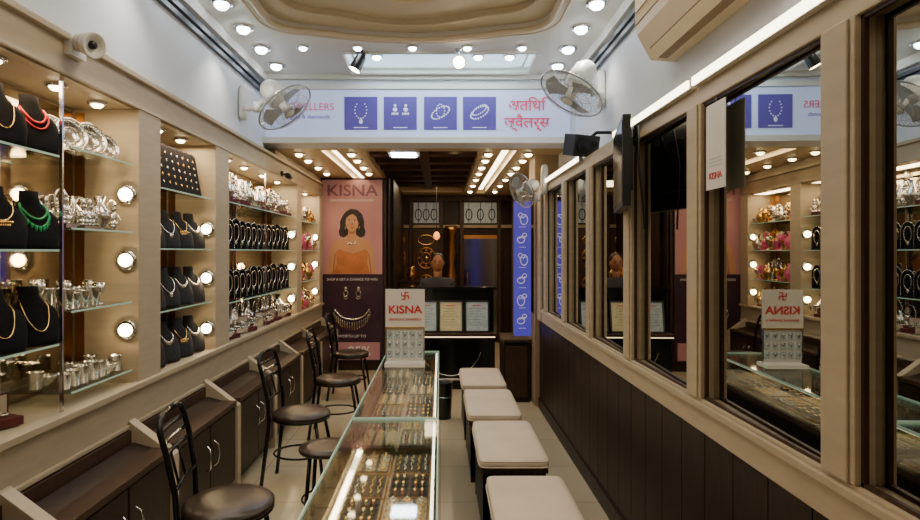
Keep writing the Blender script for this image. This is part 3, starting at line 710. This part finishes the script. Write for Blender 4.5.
flat(b,[(-0.011,-0.040),(0.011,-0.040),(0.004,0.0),(-0.004,0.0)],SKIND,7.5705,c); flat(b,[(-0.026,-0.070),(-0.008,-0.063),(0,-0.066),(0.008,-0.063),(0.026,-0.070),(0.01,-0.082),(-0.01,-0.082)],LIP,7.570,c)
b.tube([(c[0]+0.075*math.sin(t),7.570,c[1]-0.18-0.09*math.cos(t)) for t in [(-1.4+2.8*k/14) for k in range(15)]],0.005,SILVER,5)
for k in range(7): b.sell((c[0]-0.05+k*0.0167,7.570,c[1]-0.275-0.012*(3-abs(k-3))/3),0.006,0.002,0.012,1,1,SILVER,6,4)
b.tube([(-1.11+0.23*math.sin(t),7.574,0.84-0.19*math.cos(t)) for t in [(-1.25+2.5*k/24) for k in range(25)]],0.012,SILVER,6)
for k in range(19):
    t=-1.15+2.3*k/18; L=0.05+0.035*math.cos(t*1.4); x=-1.11+0.25*math.sin(t); z=0.84-0.215*math.cos(t)-0.01
    b.sell((x,7.574,z-L/2),0.010,0.003,L/2,1,1,SILVER,8,6); b.sell((x,7.574,z-L-0.008),0.006,0.003,0.007,1,1,GOLD,6,4)
for x in (-1.19,-1.03):
    b.sell((x,7.574,1.04),0.022,0.003,0.022,1,1,SILVER,10,6); b.ring((x,7.574,0.975),0.030,0.006,SILVER,'xz',ry=0.037)
    for j in range(5): b.sell((x-0.024+0.012*j,7.574,0.920-0.008*(2-abs(j-2))),0.005,0.003,0.014,1,1,SILVER,6,4)
b.obj('poster_artwork',ps)
text('KISNA','poster_title',(-1.11,7.575,2.21),0.20,PTXT,ps,sx=1.15,off=0.003)
text('DIAMOND & GOLD JEWELLERY','poster_subtitle',(-1.11,7.575,2.14),0.040,PWH,ps)
text('SHOP & GET A CHANCE TO WIN','poster_offer',(-1.11,7.575,1.14),0.043,PWH,ps)
text('WORTH UP TO','poster_offer_lower',(-1.11,7.575,0.42),0.05,PWH,ps)
b=B(); b.box(-1.30,-0.76,7.574,7.578,0.14,0.36,PINK); b.obj('price_patch',ps)
text('95%','poster_percent',(-1.02,7.572,0.19),0.17,PWH,ps,off=0.002)
# ================= RECEPTION COUNTER =================
b=B()
b.box(-0.35,0.60,6.55,7.0,0,0.60,BLACKG); b.box(-0.37,0.62,6.50,6.78,0.585,0.612,MIDW); b.box(-0.36,0.60,6.515,6.52,0.570,0.580,COVE)
b.box(-0.35,0.60,6.72,7.0,0.61,1.08,BLACKG); b.box(-0.38,0.63,6.68,7.05,1.08,1.11,BLACKG)
b.tube([(0.12+0.35*math.sin(t),6.545,0.55-0.40*math.cos(t)) for t in [-1.2+2.4*k/16 for k in range(17)]],0.006,CHROME,6)
b.box(-0.3,0.55,6.54,6.55,0.1,0.12,CHROME)
b.obj('reception_counter',bevel=0.004)
b=B(); b.box(0.64,0.90,6.0,6.45,0,0.60,DARKW); b.box(0.635,0.91,5.96,6.47,0.60,0.63,MIDW); b.box(0.66,0.87,5.985,6.0,0.05,0.56,MIDW); b.obj('side_cabinet',bevel=0.004)
for x,mm in ((-0.16,PAPERB),(0.12,PAPERY),(0.41,PAPERB)):
    b=B(); b.M=Matrix.Translation((x,6.60,0.616))@Matrix.Rotation(math.radians(-12),4,'X')
    for a in ((-0.135,-0.118,0,0.35),(0.118,0.135,0,0.35),(-0.135,0.135,0,0.017),(-0.135,0.135,0.333,0.35)): b.box(a[0],a[1],-0.012,0.01,a[2],a[3],BLACKP)
    b.box(-0.12,0.12,-0.003,0.006,0.015,0.335,mm)
    for k in range(7): b.box(-0.085,0.085-0.02*(k%3),-0.005,-0.003,0.08+k*0.03,0.083+k*0.03,MOULD)
    b.box(-0.05,0.05,-0.005,-0.003,0.29,0.300,REDTX)
    b.obj('certificate_frame')
# ================= FAR WALL DETAIL =================
b=B()
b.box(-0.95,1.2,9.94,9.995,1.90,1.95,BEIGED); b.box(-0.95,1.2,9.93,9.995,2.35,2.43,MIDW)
for x in (-0.92,-0.48,0.02,0.36,0.98): b.box(x-0.03,x+0.03,9.93,9.995,0,2.35,MIDW)
b.obj('trim_6')
b=B()
for x0,x1 in ((-0.44,-0.02),(0.40,0.94)):
    b.box(x0,x1,9.96,9.98,1.98,2.32,PAPERB)
    for k in range(3):
        xx=x0+0.08+k*(x1-x0-0.16)/2; b.ring((xx,9.955,2.12),0.05,0.008,BLACKM,'xz',ry=0.09); b.box(xx-0.005,xx+0.005,9.952,9.957,1.98,2.32,BLACKM)
b.obj('window_1')
b=B(); b.box(0.395,0.945,9.95,9.97,0.1,1.72,MIRRORD); b.box(0.395,0.945,9.94,9.96,1.72,1.78,BRASS); b.tube([(0.45,9.93,0.8),(0.45,9.90,0.85),(0.45,9.90,1.1),(0.45,9.93,1.15)],0.012,BRASS); b.obj('door_1')
b=B()
for x0,x1 in ((-0.89,-0.51),(-0.45,-0.01)):
    b.box(x0+0.01,x1-0.01,9.90,9.925,0.1,1.88,MIDW)
    w=x1-x0; cx=(x0+x1)/2
    for z in (0.5,0.95,1.40): 
        b.ring((cx,9.895,z),w*0.34,0.012,BRASS,'xz',ry=0.17); b.ring((cx,9.895,z),w*0.18,0.010,BRASS,'xz',ry=0.09); b.sell((cx,9.895,z),0.03,0.012,0.03,1,1,GOLD,12,8)
        for j in range(8):
            a=j*math.pi/4; b.sell((cx+w*0.26*math.cos(a),9.895,z+0.13*math.sin(a)),0.02,0.008,0.02,1,1,BRASS,8,6)
    b.ring((cx,9.895,1.70),w*0.3,0.01,GOLD,'xz',ry=0.08)
b.obj('carved_door')
b=B(); b.lathe([(0.09,0),(0.09,0.1),(0.05,0.14),(0.07,0.3),(0.05,0.5),(0.07,0.8),(0.09,1.1),(0.05,1.3),(0.08,1.5),(0.06,1.75),(0.1,1.85),(0.1,1.92)],(0.18,9.75,0),BRASS,18); b.obj('copper_column')
b=B(); b.lathe([(0.015,0),(0.035,-0.02),(0.05,-0.06),(0.035,-0.10),(0.01,-0.12)],(-0.05,8.9,1.80),mat('orange_lamp_glow',(1,0.3,0.08),0.5,emit=(1,0.26,0.05),es=2.5),16); b.tube([(-0.05,8.9,1.80),(-0.05,8.9,2.49)],0.004,BLACKM); b.obj('pendant_lamp')
b=B(); b.box(-0.64,-0.60,7.78,9.88,0,2.44,DARKW); b.obj('wall_side_panel')
b=B(); b.box(-0.58,-0.30,8.6,9.6,0,1.05,MIDW); b.box(-0.59,-0.28,8.58,9.62,1.05,1.08,DARKW)
for k in range(4): b.box(-0.30,-0.285,8.63+k*0.245,8.85+k*0.245,0.08,1.0,DARKW)
for k in range(5): vase(b,-0.42,8.7+k*0.18,1.081,1.4,random.choice((GOLD,BRASS,SILVER)))
b.obj('rear_cupboard')
# ================= MAN BEHIND COUNTER =================
man=bpy.data.objects.new('seated_man',None); COL.objects.link(man)
MSK=mat('man_skin',(0.34,0.15,0.075),0.5,noise=0.05); MSH=mat('man_shirt',(0.03,0.03,0.04),0.8,noise=0.2); MTR=mat('man_trousers',(0.03,0.03,0.035),0.8,noise=0.2)
def skin(name,verts,edges,radii,m,root=0):
    me=bpy.data.meshes.new(name); me.from_pydata(verts,edges,[]); me.materials.append(m)
    o=bpy.data.objects.new(name,me); COL.objects.link(o); o.parent=man
    md=o.modifiers.new('skin','SKIN')
    for i,r in enumerate(radii):
        sv=me.skin_vertices[0].data[i]; sv.radius=(r,r) if not isinstance(r,tuple) else r; sv.use_root=(i==root)
    md.use_smooth_shade=True
    sb=o.modifiers.new('sub','SUBSURF'); sb.levels=1; sb.render_levels=2
    return o
X,Y=-0.03,7.55
skin('torso_shirt',[(X,Y,0.56),(X,Y,0.78),(X,Y-0.02,0.98),(X,Y-0.02,1.12),(X,Y-0.02,1.19),(X+0.17,Y-0.02,1.12),(X+0.23,Y-0.04,0.86),(X+0.16,Y-0.24,0.80),(X-0.17,Y-0.02,1.12),(X-0.23,Y-0.04,0.86),(X-0.16,Y-0.24,0.80)],
  [(0,1),(1,2),(2,3),(3,4),(3,5),(5,6),(6,7),(3,8),(8,9),(9,10)],[(.15,.11),(.14,.10),(.16,.11),(.13,.09),.06,.065,.05,.04,.065,.05,.04],MSH)
skin('legs_trousers',[(X,Y,0.52),(X+0.10,Y-0.08,0.50),(X+0.13,Y-0.42,0.50),(X+0.13,Y-0.40,0.08),(X-0.10,Y-0.08,0.50),(X-0.13,Y-0.42,0.50),(X-0.13,Y-0.40,0.08)],[(0,1),(1,2),(2,3),(0,4),(4,5),(5,6)],[.14,.09,.065,.05,.09,.065,.05],MTR)
for s in (-1,1):
    vs=[(X+s*0.16,Y-0.24,0.80),(X+s*0.13,Y-0.29,0.80)]; ed=[(0,1)]; rd=[.03,.035]
    for k in range(4):
        L=(0.07,0.08,0.075,0.06)[k]; o=len(vs); x=X+s*(0.155-0.019*k)
        vs+= [(x,Y-0.33,0.80),(x,Y-0.33-L*0.6,0.797),(x,Y-0.33-L,0.78)]; ed+=[(1,o),(o,o+1),(o+1,o+2)]; rd+=[.010,.009,.008]
    o=len(vs); vs+=[(X+s*0.09,Y-0.29,0.80),(X+s*0.075,Y-0.33,0.79)]; ed+=[(1,o),(o,o+1)]; rd+=[.011,.009]
    skin('hand',vs,ed,rd,MSK)
    skin('shoe',[(X+s*0.13,Y-0.38,0.05),(X+s*0.13,Y-0.52,0.035)],[(0,1)],[.045,.035],MTR)
b=B(); hz=1.36
b.lathe([(0.055,1.15),(0.05,1.22),(0.052,1.28)],(X,Y-0.01,0),MSK,16)
b.sell((X,Y-0.02,hz),0.072,0.09,0.115,0.95,0.95,MSK,24,16); b.sell((X,Y-0.11,hz-0.01),0.013,0.02,0.024,1,1,MSK,10,8)
for s in (-1,1): b.sell((X+s*0.074,Y-0.01,hz),0.010,0.02,0.03,1,1,MSK,10,8); b.sell((X+s*0.028,Y-0.103,hz+0.01),0.012,0.006,0.006,1,1,BLACKP,10,6); b.box(X+s*0.028-0.016,X+s*0.028+0.016,Y-0.107,Y-0.10,hz+0.027,hz+0.033,HAIR)
b.sell((X,Y-0.10,hz-0.055),0.024,0.008,0.007,1,1,LIP,10,6)
b.sell((X,Y+0.012,hz+0.045),0.082,0.092,0.085,0.9,0.95,HAIR,24,14)
b.obj('head',man)
b=B(); b.lathe([(0.16,0.37),(0.17,0.385),(0.15,0.40)],(X,Y,0),SEATB,24); b.tube([(X,Y,0.37),(X,Y,0.04)],0.03,CHROME)
for k in range(5):
    a=k*2*math.pi/5; b.tube([(X,Y,0.05),(X+0.2*math.cos(a),Y+0.2*math.sin(a),0.02)],0.014,BLACKM)
b.obj('office_stool')
# ================= LIGHTS =================
def area(name,loc,sx,sy,e,col,rot=(0,0,0)):
    l=bpy.data.lights.new(name,'AREA'); l.shape='RECTANGLE'; l.size=sx; l.size_y=sy; l.energy=e; l.color=col
    o=bpy.data.objects.new(name,l); COL.objects.link(o); o.location=loc; o.rotation_euler=rot
def spot(name,loc,e,col,ang=110,r=0.04,blend=0.7):
    l=bpy.data.lights.new(name,'SPOT'); l.energy=e; l.color=col; l.spot_size=math.radians(ang); l.spot_blend=blend; l.shadow_soft_size=r
    o=bpy.data.objects.new(name,l); COL.objects.link(o); o.location=loc
COOL=(1.0,0.91,0.78); WARM=(1.0,0.74,0.45)
for y in (1.6,2.8,4.0):
    spot('downlight_lamp',(-1.31,y,2.95),22,COOL); spot('downlight_lamp',(0.94,y,2.95),22,COOL)
area('tray_lamp',(-0.2,2.25,3.28),1.0,0.6,22,(1,0.87,0.68))
area('tray_lamp',(-0.2,-0.3,3.28),1.0,1.0,10,(1,0.87,0.68))
area('recess_lamp',(0,4.76,3.045),1.2,0.35,9,(0.66,0.85,1.0))
for y in (6.2,8.3):
    area('far_cove_lamp',(-1.03,y,2.485),0.06,1.6,8,WARM); area('far_cove_lamp',(0.64,y,2.485),0.06,1.6,8,WARM)
area('far_room_fill',(-0.17,8.7,2.48),0.6,0.8,10,WARM)  # warm fill added to brighten the reception end, not a fixture
for y0,y1 in bays: area('display_soffit_lamp',(-1.60,(y0+y1)/2,2.185),0.15,(y1-y0)*0.9,6*(y1-y0),WARM)
for y in (1.9,3.77): area('counter_fill',(-0.21,y,0.705),0.30,1.6,4.0,(1,0.85,0.62))  # unseen fill added under the glass so the trays read brighter
scene.world=bpy.data.worlds.new('world'); scene.world.use_nodes=True
scene.world.node_tree.nodes['Background'].inputs[0].default_value=(0.5,0.5,0.5,1); scene.world.node_tree.nodes['Background'].inputs[1].default_value=0.08
# ================= CAMERA =================
cam=bpy.data.cameras.new('camera'); co=bpy.data.objects.new('camera',cam); COL.objects.link(co)
co.location=(0,0,1.5); co.rotation_euler=(math.pi/2,0,0); cam.sensor_width=36; cam.lens=600/920*36; cam.shift_x=20/920; cam.shift_y=-8/920; cam.clip_start=0.02
scene.camera=co
